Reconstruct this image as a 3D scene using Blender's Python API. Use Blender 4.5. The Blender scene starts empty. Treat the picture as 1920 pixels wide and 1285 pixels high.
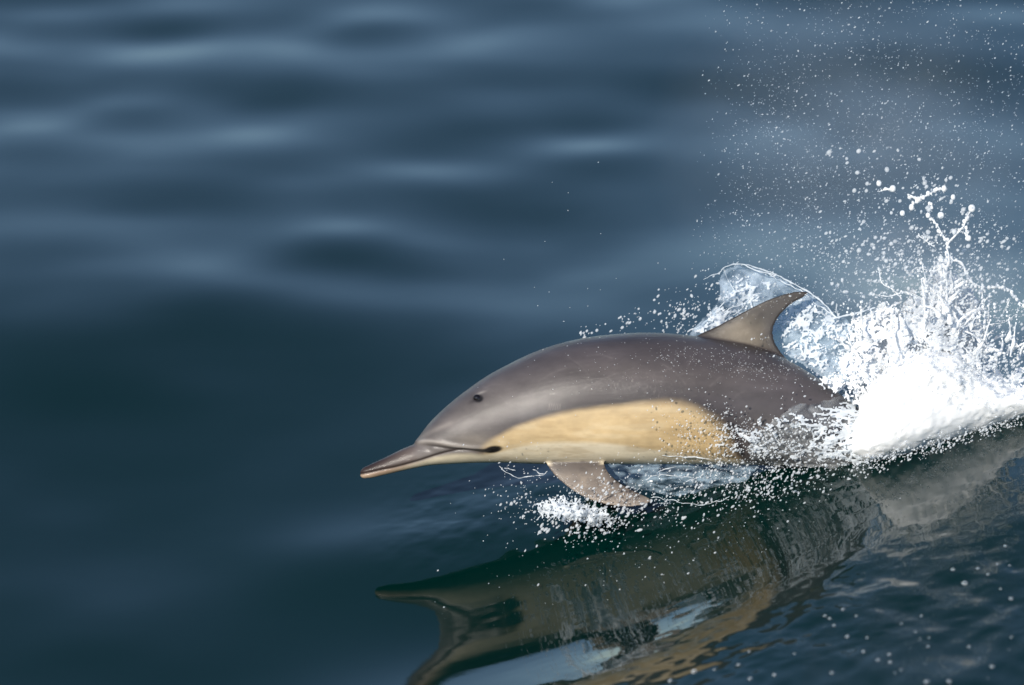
import bpy, bmesh, math, random
import numpy as np
from mathutils import Vector, Matrix

R = math.radians
rng = np.random.default_rng(7)
random.seed(7)
sc = bpy.context.scene
C = sc.collection

# ------------------------------------------------------------------ camera
PITCH = R(20.0)
FOCUS = 18.39                       # metres from the lens to the leaping animal
M = 1.0 / 580.0                     # metres covered by one photo pixel at that distance
P0 = np.array([0.0, 0.0, 0.63])     # the point the lens looks at
FWD = np.array([0.0, math.cos(PITCH), -math.sin(PITCH)])
UP = np.array([0.0, math.sin(PITCH), math.cos(PITCH)])
RIGHT = np.array([1.0, 0.0, 0.0])
EYE = P0 - FWD * FOCUS
cam = bpy.data.cameras.new('camera')
cam.lens = 200.0
cam.sensor_width = 36.0 * (1920 * M) / (36.0 / 200.0 * FOCUS)
cam.clip_end = 20000
cam.dof.use_dof = True
cam.dof.focus_distance = FOCUS - 0.12
cam.dof.aperture_fstop = 1.3
cam_o = bpy.data.objects.new('camera', cam)
cam_o.location = EYE
cam_o.rotation_euler = (math.pi / 2 - PITCH, 0, 0)
C.objects.link(cam_o)
sc.camera = cam_o

# ------------------------------------------------------------------ sky, sun, exposure
SUN_EL, SUN_AZ = R(30.0), R(204.0)   # azimuth clockwise from +Y (behind the camera, to its left)
world = bpy.data.worlds.new('World')
sc.world = world
world.use_nodes = True
wn = world.node_tree
sky = wn.nodes.new('ShaderNodeTexSky')
sky.sky_type = 'NISHITA'
sky.sun_disc = False
sky.sun_elevation = SUN_EL
sky.sun_rotation = SUN_AZ
sky.air_density = 0.9
sky.dust_density = 0.0
sky.ozone_density = 2.5
wn.links.new(sky.outputs[0], wn.nodes['Background'].inputs[0])
wn.nodes['Background'].inputs[1].default_value = 0.118
sun = bpy.data.lights.new('sun', 'SUN')
sun.energy = 4.8
sun.angle = R(0.5)
sun.color = (1.0, 0.93, 0.82)
sun_o = bpy.data.objects.new('sun', sun)
to_sun = Vector((math.sin(SUN_AZ) * math.cos(SUN_EL), math.cos(SUN_AZ) * math.cos(SUN_EL), math.sin(SUN_EL)))
sun_o.rotation_euler = to_sun.to_track_quat('Z', 'Y').to_euler()
sun_o.location = (0, 0, 30)
C.objects.link(sun_o)
vs = sc.view_settings
vs.view_transform = 'Standard'
vs.look = 'None'
vs.exposure = 0.28
vs.gamma = 1.0
sc.cycles.use_denoising = True
sc.cycles.max_bounces = 10
sc.cycles.transparent_max_bounces = 24
sc.cycles.caustics_reflective = False
sc.cycles.caustics_refractive = False

# ------------------------------------------------------------------ helpers
def V(px, py, d=0.0):
    """Point(s) d metres behind the animal's own plane, seen at photo position px, py."""
    px = np.asarray(px, float); py = np.asarray(py, float); d = np.asarray(d, float)
    px, py, d = np.broadcast_arrays(px, py, d)
    k = (FOCUS + d) / FOCUS
    return (EYE + np.multiply.outer(FOCUS + d, FWD)
            + np.multiply.outer((px - 960) * M * k, RIGHT) + np.multiply.outer((642.5 - py) * M * k, UP))

def on_level(px, py, z=0.0):
    """Point on the level z that lies at photo position px, py: used to lay out the swell."""
    v = FWD * FOCUS + RIGHT * (px - 960) * M + UP * (642.5 - py) * M
    t = (z - EYE[2]) / v[2]
    return EYE + v * t

def mesh_from(name, verts, faces, smooth=True):
    me = bpy.data.meshes.new(name)
    verts = np.asarray(verts, np.float32); faces = np.asarray(faces, np.int32)
    nf, k = faces.shape
    me.vertices.add(len(verts)); me.vertices.foreach_set('co', verts.ravel())
    me.loops.add(nf * k); me.loops.foreach_set('vertex_index', faces.ravel())
    me.polygons.add(nf)
    me.polygons.foreach_set('loop_start', np.arange(0, nf * k, k, dtype=np.int32))
    me.polygons.foreach_set('loop_total', np.full(nf, k, np.int32))
    me.update(calc_edges=True)
    me.validate()
    if smooth:
        me.polygons.foreach_set('use_smooth', np.ones(len(me.polygons), bool))
    return me

def put(name, me, mat, parent=None, label=None, cat=None, group=None, kind=None):
    o = bpy.data.objects.new(name, me)
    if mat is not None and not me.materials:
        me.materials.append(mat)
    C.objects.link(o)
    if parent is not None: o.parent = parent
    if label: o['label'] = label
    if cat: o['category'] = cat
    if group: o['group'] = group
    if kind: o['kind'] = kind
    return o

_perm = rng.permutation(512)
def _h(i, j, k):
    return _perm[(_perm[(_perm[i & 511] + j) & 511] + k) & 511] / 511.0
def noise3(x, y, z):
    x, y, z = np.broadcast_arrays(np.asarray(x, float), np.asarray(y, float), np.asarray(z, float))
    xi, yi, zi = np.floor(x).astype(int), np.floor(y).astype(int), np.floor(z).astype(int)
    fx, fy, fz = x - xi, y - yi, z - zi
    fx, fy, fz = [f * f * f * (f * (f * 6 - 15) + 10) for f in (fx, fy, fz)]
    def L(a, b, t): return a + (b - a) * t
    r = []
    for dz in (0, 1):
        a = L(_h(xi, yi, zi + dz), _h(xi + 1, yi, zi + dz), fx)
        b = L(_h(xi, yi + 1, zi + dz), _h(xi + 1, yi + 1, zi + dz), fx)
        r.append(L(a, b, fy))
    return L(r[0], r[1], fz) * 2 - 1
def fbm(x, y, z=0.0, o=4):
    s, a = 0.0, 0.5
    for i in range(o):
        s = s + a * noise3(np.asarray(x) * 2 ** i + 17 * i, np.asarray(y) * 2 ** i - 9 * i, np.asarray(z) * 2 ** i + 3 * i)
        a *= 0.5
    return s
def worley(x, y, seed=0):
    xi, yi = np.floor(x).astype(int), np.floor(y).astype(int)
    f1 = np.full(x.shape, 9.0); f2 = np.full(x.shape, 9.0)
    for a in (-1, 0, 1):
        for b in (-1, 0, 1):
            cx, cy = xi + a, yi + b
            d = np.hypot(cx + 0.05 + 0.9 * _h(cx, cy, seed + 1) - x, cy + 0.05 + 0.9 * _h(cx, cy, seed + 77) - y)
            f2 = np.minimum(f2, np.maximum(f1, d)); f1 = np.minimum(f1, d)
    return f1, f2
def smooth(a, b, x):
    t = np.clip((np.asarray(x, float) - a) / (b - a), 0, 1)
    return t * t * (3 - 2 * t)
def spline(pts, n=None, x=None):
    """Catmull-Rom like cubic through pts (monotone enough for outlines); by x or by arc length."""
    p = np.asarray(pts, float)
    if x is not None:
        xs, ys = p[:, 0], p[:, 1]
        m = np.gradient(ys, xs)
        i = np.clip(np.searchsorted(xs, x) - 1, 0, len(xs) - 2)
        h = xs[i + 1] - xs[i]; t = np.clip((x - xs[i]) / h, 0, 1)
        return ((2 * t**3 - 3 * t**2 + 1) * ys[i] + (t**3 - 2 * t**2 + t) * h * m[i]
                + (-2 * t**3 + 3 * t**2) * ys[i + 1] + (t**3 - t**2) * h * m[i + 1])
    s = np.r_[0, np.cumsum(np.linalg.norm(np.diff(p, axis=0), axis=1))]
    u = np.linspace(0, s[-1], n)
    return np.stack([spline(np.stack([s, p[:, k]], 1), x=u) for k in range(p.shape[1])], 1)
def poly_sd(poly, x, y):
    """Signed distance to a polygon, positive inside."""
    p = np.asarray(poly, float); n = len(p)
    d = np.full(x.shape, 1e9); inside = np.zeros(x.shape, bool)
    for i in range(n):
        a, b = p[i], p[(i + 1) % n]
        e = b - a
        wx, wy = x - a[0], y - a[1]
        t = np.clip((wx * e[0] + wy * e[1]) / (e @ e), 0, 1)
        d = np.minimum(d, np.hypot(wx - e[0] * t, wy - e[1] * t))
        c = ((a[1] > y) != (b[1] > y))
        with np.errstate(divide='ignore', invalid='ignore'):
            inside ^= c & (x < (b[0] - a[0]) * (y - a[1]) / (b[1] - a[1] + 1e-12) + a[0])
    return np.where(inside, d, -d)

# ------------------------------------------------------------------ materials
def new_mat(name):
    m = bpy.data.materials.new(name); m.use_nodes = True
    nt = m.node_tree
    return m, nt, nt.nodes['Principled BSDF']
def node(nt, t, **kw):
    n = nt.nodes.new(t)
    for k, v in kw.items(): setattr(n, k, v)
    return n

def mat_sea():
    m, nt, b = new_mat('sea_water')
    b.inputs['Base Color'].default_value = (0.0035, 0.0125, 0.0165, 1)
    b.inputs['Roughness'].default_value = 0.035
    b.inputs['IOR'].default_value = 1.333
    b.inputs['Specular IOR Level'].default_value = 0.42
    tc = node(nt, 'ShaderNodeTexCoord')
    nz = node(nt, 'ShaderNodeTexNoise'); nz.inputs['Scale'].default_value = 0.35; nz.inputs['Detail'].default_value = 3
    nt.links.new(tc.outputs['Object'], nz.inputs['Vector'])
    ramp = node(nt, 'ShaderNodeMix', data_type='RGBA')
    ramp.inputs[6].default_value = (0.0001, 0.0112, 0.0088, 1)
    ramp.inputs[7].default_value = (0.0002, 0.0126, 0.0112, 1)
    nt.links.new(nz.outputs['Fac'], ramp.inputs[0])
    nt.links.new(ramp.outputs[2], b.inputs['Base Color'])
    n2 = node(nt, 'ShaderNodeTexNoise'); n2.inputs['Scale'].default_value = 9.0; n2.inputs['Detail'].default_value = 4
    nt.links.new(tc.outputs['Object'], n2.inputs['Vector'])
    bp = node(nt, 'ShaderNodeBump'); bp.inputs['Strength'].default_value = 0.02; bp.inputs['Distance'].default_value = 0.01
    nt.links.new(n2.outputs['Fac'], bp.inputs['Height'])
    nt.links.new(bp.outputs['Normal'], b.inputs['Normal'])
    return m
def mat_skin():
    m, nt, b = new_mat('wet_dolphin_skin')
    at = node(nt, 'ShaderNodeAttribute', attribute_name='pigment_shade')
    tc = node(nt, 'ShaderNodeTexCoord')
    mp = node(nt, 'ShaderNodeMapping'); mp.inputs['Scale'].default_value = (5, 16, 16)
    nt.links.new(tc.outputs['Object'], mp.inputs['Vector'])
    nz = node(nt, 'ShaderNodeTexNoise'); nz.inputs['Scale'].default_value = 1.0; nz.inputs['Detail'].default_value = 6
    nt.links.new(mp.outputs['Vector'], nz.inputs['Vector'])
    mr = node(nt, 'ShaderNodeMapRange'); mr.inputs['From Min'].default_value = 0.3; mr.inputs['From Max'].default_value = 0.7
    mr.inputs['To Min'].default_value = 0.86; mr.inputs['To Max'].default_value = 1.12
    nt.links.new(nz.outputs['Fac'], mr.inputs['Value'])
    mx = node(nt, 'ShaderNodeVectorMath', operation='SCALE')
    nt.links.new(at.outputs['Color'], mx.inputs[0]); nt.links.new(mr.outputs[0], mx.inputs['Scale'])
    nt.links.new(mx.outputs[0], b.inputs['Base Color'])
    b.inputs['Roughness'].default_value = 0.50
    b.inputs['IOR'].default_value = 1.40
    m2 = node(nt, 'ShaderNodeMapping'); m2.inputs['Scale'].default_value = (2.2, 9, 9); m2.inputs['Location'].default_value = (3, 1, 2)
    nt.links.new(tc.outputs['Object'], m2.inputs['Vector'])
    n3 = node(nt, 'ShaderNodeTexNoise'); n3.inputs['Scale'].default_value = 1.6; n3.inputs['Detail'].default_value = 5
    nt.links.new(m2.outputs['Vector'], n3.inputs['Vector'])
    r3 = node(nt, 'ShaderNodeMapRange'); r3.inputs['From Min'].default_value = .38; r3.inputs['From Max'].default_value = .66
    r3.inputs['To Min'].default_value = .42; r3.inputs['To Max'].default_value = .60
    nt.links.new(n3.outputs['Fac'], r3.inputs['Value']); nt.links.new(r3.outputs[0], b.inputs['Roughness'])
    b.inputs['Coat Weight'].default_value = 0.30
    b.inputs['Coat Roughness'].default_value = 0.10
    b.inputs['Coat IOR'].default_value = 1.33
    n2 = node(nt, 'ShaderNodeTexNoise'); n2.inputs['Scale'].default_value = 55.0; n2.inputs['Detail'].default_value = 3
    nt.links.new(tc.outputs['Object'], n2.inputs['Vector'])
    bp = node(nt, 'ShaderNodeBump'); bp.inputs['Strength'].default_value = 0.10; bp.inputs['Distance'].default_value = 0.004
    nt.links.new(n2.outputs['Fac'], bp.inputs['Height'])
    nt.links.new(bp.outputs['Normal'], b.inputs['Normal'])
    n4 = node(nt, 'ShaderNodeTexNoise'); n4.inputs['Scale'].default_value = 70.0; n4.inputs['Detail'].default_value = 4; n4.inputs['Roughness'].default_value = .65
    nt.links.new(tc.outputs['Object'], n4.inputs['Vector'])
    b4 = node(nt, 'ShaderNodeBump'); b4.inputs['Strength'].default_value = 0.55; b4.inputs['Distance'].default_value = 0.006
    nt.links.new(n4.outputs['Fac'], b4.inputs['Height']); nt.links.new(b4.outputs['Normal'], b.inputs['Coat Normal'])
    return m
def mat_plain(name, col, rough=0.4, **kw):
    m, nt, b = new_mat(name)
    b.inputs['Base Color'].default_value = (*col, 1)
    b.inputs['Roughness'].default_value = rough
    for k, v in kw.items(): b.inputs[k].default_value = v
    return m
SEA = mat_sea()
SKIN = mat_skin()
EYE_M = mat_plain('eye_black', (0.006, 0.004, 0.004), 0.08)

# ------------------------------------------------------------------ sea surface
BLOBS = [  # photo place, half width, half height, strength: swells facing away (+, pale) or towards (-, dark) the viewer
    (250, 100, 150, 38, .68), (850, 85, 130, 44, .66), (700, 28, 140, 26, .6), (560, 95, 80, 34, .4),
    (1110, 280, 105, 24, .9), (480, 272, 90, 28, .5), (800, 335, 120, 24, .6), (60, 235, 120, 38, .4),
    (390, 545, 140, 30, .42), (640, 450, 80, 24, .35), (650, 992, 150, 28, .85), (1860, 270, 120, 50, .5),
    (1010, 190, 220, 28, .3), (1880, 30, 120, 26, .5), (1430, 250, 160, 40, .3), (100, 20, 120, 26, .5),
    (920, 600, 240, 40, .22), (1050, 950, 120, 20, .25), (200, 1100, 250, 40, .16), (500, 820, 220, 26, .12),
    (310, 52, 110, 26, -.6), (620, 180, 260, 34, -.5), (250, 232, 90, 30, -.4), (640, 515, 115, 28, -.8),
    (130, 155, 150, 44, -.35), (250, 400, 260, 34, -.3), (560, 690, 620, 75, -.40), (160, 900, 700, 200, -1.0),
    (1660, 135, 210, 44, -.35), (1000, 420, 250, 40, -.25), (1400, 400, 180, 40, -.25), (330, 1180, 420, 60, -.3),
    (960, 150, 120, 24, -.25), (1250, 170, 120, 36, -.3), (900, 250, 120, 24, -.3),
]
WAVES = []
_wr = np.random.default_rng(3)
for i in range(46):
    L = 0.8 * (7.0 / 0.8) ** _wr.random()
    a = R(90 + _wr.normal(0, 45))
    WAVES.append((2 * math.pi / L, a, _wr.random() * 6.283, 0.0042 * (0.6 + 0.8 * _wr.random()) / (2 * math.pi / L) * (0.7 if L < 1 else 1)))

def ridge(x, y):
    """The smooth bow wave the animal rides: rises to the right, its crest running diagonally towards the viewer on the left."""
    A = np.interp(x, *RIDGE_A)
    yc = np.interp(x, *RIDGE_Y)
    near = np.exp(-np.abs((y - yc) / 6.0) ** 2)
    far = np.exp(-np.abs((y - yc) / np.interp(x, [-.5, .8, 1.5], [2.6, 3.2, 2.9])) ** 2)
    h = A * np.where(y < yc, near, far)
    # water drawn down between the crest and the animal
    yt = np.interp(x, *RIDGE_T); wt = np.interp(x, [-.5, .5, 1.3], [.58, .54, .34])
    h = h - np.interp(x, *RIDGE_D) * np.exp(-((y - yt) / wt) ** 2)
    return h
_rx = np.linspace(-4, 8, 400)
def _soft(pts, s=14):
    p = np.array(pts, float); v = np.interp(_rx, p[:, 0], p[:, 1])
    k = np.exp(-0.5 * (np.arange(-40, 41) / s) ** 2); k /= k.sum()
    return _rx, np.convolve(np.pad(v, 40, mode='edge'), k, 'valid')
RIDGE_A = _soft([(-4, 0), (-0.75, 0), (0, .10), (.76, .25), (1.2, .325), (1.7, .385), (3, .40), (6, .05), (8, 0)], 7)
RIDGE_T = _soft([(-4, -1.3), (-.33, -.98), (.3, -.88), (.9, -.62), (1.3, -.45), (8, -.3)], 7)
RIDGE_D = _soft([(-4, 0), (-1.2, 0), (-.4, .040), (.0, .078), (.4, .106), (.8, .065), (1.1, .012), (1.3, 0), (8, 0)], 5)
RIDGE_Y = _soft([(-4, -2.2), (-.9, -2.0), (-.33, -1.45), (.6, -.75), (1.2, -.72), (1.8, -.68), (8, -.5)], 7)

def sea_height(x, y, sp=None):
    h = np.zeros(np.broadcast(x, y).shape)
    dist = np.hypot(x, y)
    for k, a, ph, amp in WAVES:
        w = 1.0 if sp is None else np.clip(1.6 - sp * k / 1.3, 0, 1)
        h = h + w * amp * np.sin(k * (x * math.cos(a) + y * math.sin(a)) + ph)
    w = 1.0 if sp is None else np.clip(1.8 - sp * 6, 0, 1)
    h = h + w * (0.024 * fbm(x / .60 + .35 * y, y / .72, .3, 1) + 0.0050 * fbm(x / .30 - .4 * y, y / .36, 5.3, 1))
    calm = 1 - 0.92 * np.exp(-((x - 0.35) / 1.15) ** 4 - ((y + 0.8) / 1.0) ** 4)
    h = h * calm
    for px, py, w, hh, s in BLOBS:
        c = on_level(px, py)
        sx = w * M * 1.0; sy = hh * M / math.sin(PITCH) * 1.55
        u = (y - c[1]) / sy; v = (x - c[0]) / sx
        m = (np.abs(u) < 5) & (np.abs(v) < 5)
        h = h - np.where(m, 0.082 * s * sy * u * np.exp(-0.5 * np.clip(u * u + v * v, 0, 40)), 0)
    h = h + ridge(x, y)
    return h

def choppy(x, y):
    """Capillary ripples: the broken water under the animal and the pocked water in the foreground."""
    n = 0
    e1 = smooth(-0.55, -0.15, x) * smooth(-0.50, -0.22, y - 0.10 * x) * smooth(0.55, 0.15, y)
    n = n + e1 * (0.006 * fbm(x * 9, y * 6, 1.7, 4))
    e2 = smooth(-0.15, 0.7, x + 0.25 * (y + 1.2)) * smooth(-0.95, -1.45, y - 0.30 * (x - 0.4))
    n = n + e2 * (0.0085 * fbm(x * 7.5 + 4, y * 6.0, 4.1, 5) + 0.0016 * fbm(x * 22, y * 17, 6.1, 3))
    # long stretched creases along the rounded front of the wave
    t = x * 0.93 + y * 0.36; q = -x * 0.36 + y * 0.93
    e3 = smooth(-0.4, 0.3, x) * smooth(-1.6, -1.1, y) * smooth(-0.2, -0.45, y)
    n = n + e3 * 0.0010 * fbm(t * 2.2, q * 9.0, 8.3, 4)
    return n

def grow(a, b, lim, r=1.16):
    out, s = [], b
    while a < lim:
        s *= r; a += s; out.append(a)
    return out
def axis(spans, lim):
    v = []
    for a, b, s in spans:
        v += list(np.arange(a, b - s * 0.3, s))
    v.append(spans[-1][1])
    lo = [-q for q in grow(-v[0], spans[0][2], lim)][::-1]
    return np.array(lo + v + grow(v[-1], spans[-1][2], lim))
gx = axis([(-2.7, -0.9, 0.03), (-0.9, 1.9, 0.011), (1.9, 2.7, 0.03)], 6000)
gy = axis([(-2.4, -1.75, 0.03), (-1.75, 0.5, 0.009), (0.5, 8.0, 0.03)], 6000)
GX, GY = np.meshgrid(gx, gy)
SP = np.maximum(np.gradient(gx)[None, :], np.gradient(gy)[:, None])
nxg, nyg = len(gx), len(gy)
H = sea_height(GX, GY, SP)
near_m = (np.abs(GX) < 3) & (GY > -2.6) & (GY < 1)
H[near_m] += choppy(GX[near_m], GY[near_m])
ii = np.arange(nxg * nyg).reshape(nyg, nxg)
quads = np.stack([ii[:-1, :-1], ii[:-1, 1:], ii[1:, 1:], ii[1:, :-1]], -1).reshape(-1, 4)
sea = put('sea', mesh_from('sea', np.stack([GX, GY, H], -1).reshape(-1, 3), quads), SEA,
          label='dark blue smooth sea with slow swell and a rising bow wave', cat='sea', kind='structure')
def sea_z(x, y):
    return float(sea_height(np.array([x]), np.array([y]))[0] + choppy(np.array([x]), np.array([y]))[0])

# ------------------------------------------------------------------ dolphin
TOP = [(673, 889), (678, 880), (690, 873), (720, 859), (750, 844), (772, 833), (782, 823), (800, 799), (825, 773), (850, 751), (880, 728),
       (910, 707), (950, 685), (1000, 661), (1050, 644), (1100, 633), (1150, 627), (1200, 624), (1250, 625), (1300, 630), (1350, 638),
       (1400, 647), (1450, 662), (1500, 688), (1540, 714), (1580, 743), (1640, 787), (1700, 830), (1780, 880), (1860, 921), (1940, 955), (1990, 972)]
BOT = [(673, 890), (678, 896), (690, 897), (720, 891), (760, 882), (800, 874), (850, 870), (900, 868), (950, 868), (1000, 870),
       (1050, 871), (1100, 871), (1200, 871), (1300, 871), (1400, 872), (1500, 877), (1600, 884), (1700, 902), (1780, 928), (1860, 960), (1940, 984), (1990, 990)]
WID = [(673, .9), (690, 1.0), (770, 1.05), (790, 1.0), (900, .93), (1100, .90), (1300, .86), (1500, .74), (1700, .52), (1800, .42), (1900, .5), (1990, .7)]
def loft_body():
    xs = np.r_[673.2, 673.8, 674.8, 676.5, np.arange(679, 1990, 5.0)]
    t = spline(TOP, x=xs); b = spline(BOT, x=xs); w = np.interp(xs, *np.array(WID).T)
    c, a = (t + b) / 2, np.maximum((b - t) / 2, .5)
    N = 72
    ph = np.linspace(0, 2 * np.pi, N, endpoint=False)
    rows = []
    for i, x in enumerate(xs):
        e = 1.0
        cz = np.cos(ph); sy = np.sin(ph)
        zz = np.sign(cz) * np.abs(cz) ** 0.97; yy = np.sign(sy) * np.abs(sy) ** 0.95
        # the keel of the belly and the back is a little fuller than an ellipse
        rows.append(np.stack([np.full(N, (x - 960) * M), -yy * a[i] * w[i] * M, (642.5 - (c[i] - zz * a[i])) * M], 1))
    verts = np.concatenate(rows)
    k = np.arange(len(xs) * N).reshape(len(xs), N)
    q = np.stack([k[:-1], np.roll(k[:-1], -1, 1), np.roll(k[1:], -1, 1), k[1:]], -1).reshape(-1, 4)
    faces = [tuple(f) for f in q] + [tuple(k[0][::-1]), tuple(k[-1])]
    return verts, faces
def loft_fin(lead, trail, y_of, thick, n=44):
    """A fin lofted between its leading and trailing outlines; y_of(s) is its sideways place from root to tip."""
    Lp, Tp = spline(lead, n=n), spline(trail, n=n)
    N = 28
    ph = np.linspace(0, 2 * np.pi, N, endpoint=False)
    u = 0.5 - 0.5 * np.cos(ph)                       # 0 leading, 1 trailing
    prof = np.sign(np.sin(ph)) * (1.49 * np.sqrt(u) - .63 * u - 1.76 * u**2 + 1.42 * u**3 - .52 * u**4)
    rows = []
    for i in range(n):
        s = i / (n - 1)
        ch = np.linalg.norm(Lp[i] - Tp[i])
        p = Lp[i][None] + (Tp[i] - Lp[i])[None] * u[:, None]
        y = y_of(s) + np.sign(prof + 1e-9) * np.maximum(np.abs(prof) * ch * thick * M, .0036)
        rows.append(np.stack([(p[:, 0] - 960) * M, y, (642.5 - p[:, 1]) * M], 1))
    verts = np.concatenate(rows)
    k = np.arange(n * N).reshape(n, N)
    q = np.stack([k[:-1], np.roll(k[:-1], -1, 1), np.roll(k[1:], -1, 1), k[1:]], -1).reshape(-1, 4)
    return verts, [tuple(f) for f in q] + [tuple(k[0][::-1]), tuple(k[-1])]
FIN_L = [(1262, 668), (1288, 640), (1310, 627), (1340, 613), (1380, 592), (1420, 571), (1450, 558), (1480, 549), (1503, 545.5), (1515, 548)]
FIN_T = [(1510, 710), (1478, 676), (1462, 656), (1453, 640), (1449.5, 622), (1455, 604), (1469, 584), (1488, 568), (1508, 557), (1516, 551)]
FLP_L = [(1022, 850), (1022, 862), (1028, 876), (1042, 893), (1060, 909), (1080, 923), (1104, 935), (1132, 943), (1162, 947.5), (1190, 946.5), (1209, 942), (1217, 937)]
FLP_T = [(1122, 846), (1128, 856), (1132, 866), (1136, 877), (1144, 889), (1155, 899), (1168, 908), (1182, 916), (1196, 922), (1207, 927), (1214, 931), (1218, 935)]
def fluke_half(sgn):
    # tail flukes lie across the body, under the foam
    n = 24; N = 20
    ph = np.linspace(0, 2 * np.pi, N, endpoint=False); u = 0.5 - 0.5 * np.cos(ph)
    prof = np.sign(np.sin(ph)) * (1.49 * np.sqrt(u) - .63 * u - 1.76 * u**2 + 1.42 * u**3 - .52 * u**4)
    rows = []
    for i in range(n):
        s = i / (n - 1)
        x0 = 1930 + 110 * s ** 1.3; ch = 112 * (1 - s) ** 0.6 + 6
        x = x0 + ch * u
        rows.append(np.stack([(x - 960) * M, np.full(N, sgn * (s * 0.25 - 0.01)), (642.5 - 972 - (x - 1930) * .25) * M + prof * ch * M * .06], 1))
    verts = np.concatenate(rows); k = np.arange(n * N).reshape(n, N)
    q = np.stack([k[:-1], np.roll(k[:-1], -1, 1), np.roll(k[1:], -1, 1), k[1:]], -1).reshape(-1, 4)
    return verts, [tuple(f) for f in q] + [tuple(k[0][::-1]), tuple(k[-1])]
pieces = [loft_body(), loft_fin(FIN_L, FIN_T, lambda s: 0.0, 0.085)]
for sgn in (-1, 1):
    pieces.append(loft_fin(FLP_L, FLP_T, lambda s, g=sgn: g * (0.045 + 0.150 * s), 0.085))
    pieces.append(fluke_half(sgn))
vv, ff, off = [], [], 0
for v, f in pieces:
    vv.append(v); ff += [tuple(i + off for i in q) for q in f]; off += len(v)
tmp_me = bpy.data.meshes.new('tmp')
tmp_me.from_pydata(np.concatenate(vv).tolist(), [], ff)
bm = bmesh.new(); bm.from_mesh(tmp_me); bmesh.ops.recalc_face_normals(bm, faces=bm.faces); bm.to_mesh(tmp_me); bm.free()
tmp = bpy.data.objects.new('tmp', tmp_me); C.objects.link(tmp)
rm = tmp.modifiers.new('r', 'REMESH'); rm.mode = 'VOXEL'; rm.voxel_size = 0.0038; rm.use_smooth_shade = True
sm = tmp.modifiers.new('s', 'SMOOTH'); sm.factor = 0.5; sm.iterations = 4
dg = bpy.context.evaluated_depsgraph_get()
body_me = bpy.data.meshes.new_from_object(tmp.evaluated_get(dg))
bpy.data.objects.remove(tmp); bpy.data.meshes.remove(tmp_me)
body_me.name = 'dolphin_body'
n = len(body_me.vertices)
co = np.empty(n * 3, np.float32); body_me.vertices.foreach_get('co', co); co = co.reshape(-1, 3).astype(float)
no = np.empty(n * 3, np.float32); body_me.vertices.foreach_get('normal', no); no = no.reshape(-1, 3).astype(float)
bx, by, bs = co[:, 0] / M + 960, 642.5 - co[:, 2] / M, co[:, 1]

def curve_d(pts, x, y):
    """Distance to a polyline and place along it (0..1)."""
    p = spline(pts, n=60); d = np.full(x.shape, 1e9); s = np.zeros(x.shape)
    lo, hi = p.min(0) - 70, p.max(0) + 70
    box_ = (x > lo[0]) & (x < hi[0]) & (y > lo[1]) & (y < hi[1])
    if box_.sum() < .9 * x.size:
        d_, s_ = curve_d(pts, x[box_], y[box_]) if box_.any() else (np.zeros(0), np.zeros(0))
        d[box_], s[box_] = d_, s_
        return d, s
    for i in range(len(p) - 1):
        e = p[i + 1] - p[i]; wx, wy = x - p[i][0], y - p[i][1]
        t = np.clip((wx * e[0] + wy * e[1]) / (e @ e), 0, 1)
        q = np.hypot(wx - e[0] * t, wy - e[1] * t)
        m = q < d; d = np.where(m, q, d); s = np.where(m, (i + t) / 59, s)
    return d, s
MOUTH = [(674, 889), (690, 887), (708, 883), (746, 875), (788, 863), (823, 851.5), (845, 846), (868, 844), (884, 845.5), (897, 848)]
LIP = [(774, 834), (792, 827), (814, 827), (848, 834), (882, 837.5), (913, 840), (934, 842)]
LIP2 = [(790, 834), (815, 836), (848, 841), (880, 844), (905, 846)]
headm = (bx < 1000)
dm, smo = curve_d(MOUTH, bx, by)
dl, sl = curve_d(LIP, bx, by)
dl2, sl2 = curve_d(LIP2, bx, by)
disp = np.zeros(n)
disp -= np.where(headm, 0.0045 * np.exp(-(dm / 2.6) ** 2) * smooth(1.0, .9, smo), 0)
disp += np.where(headm, 0.0035 * np.exp(-(dl / 4.0) ** 2) * smooth(0, .08, sl) * smooth(1, .85, sl), 0)
disp -= np.where(headm, 0.0030 * np.exp(-(dl2 / 3.0) ** 2) * smooth(0, .1, sl2) * smooth(1, .9, sl2), 0)
crease, _ = curve_d([(770, 830), (779, 833), (792, 838), (806, 843)], bx, by)
disp -= np.where(headm, 0.004 * np.exp(-(crease / 5.0) ** 2), 0)
EYE_PX = (897, 747)
ed = np.hypot((bx - EYE_PX[0]), (by - EYE_PX[1]) * 1.3)
disp += 0.003 * np.exp(-(ed / 13) ** 2) - 0.0045 * np.exp(-(ed / 7) ** 2)
co += no * disp[:, None]
# flatten nothing else: write back
topy, boty = spline(TOP, x=np.clip(bx, 673, 1990)), spline(BOT, x=np.clip(bx, 673, 1990))
S = lambda r, g, b: np.array([((v / 255 + .055) / 1.055) ** 2.4 if v > 10 else v / 255 / 12.92 for v in (r, g, b)])
def mixc(c, col, w):
    return c + (np.asarray(col)[None] - c) * np.clip(w, 0, 1)[:, None]
wob = 5.0 * fbm(bx / 60, by / 30, bs * 4, 4)
fine = fbm(bx / 14, by / 10, 3.3, 4)
v = (by - topy) / np.maximum(boty - topy, 1)            # 0 back .. 1 belly
GREY, DARK, HEAD = np.array([.102, .088, .093]), np.array([.036, .027, .028]), np.array([.200, .175, .163])
YEL, CRM = np.array([.70, .515, .285]), np.array([.88, .76, .56])
col = np.repeat(GREY[None], n, 0)
col = mixc(col, HEAD, smooth(1060, 860, bx + 40 * v) * smooth(-.1, .35, v) * .85)
col = mixc(col, [.145, .125, .118], smooth(1260, 1000, bx) * smooth(.12, .3, v) * smooth(.62, .4, v) * .6)
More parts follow.
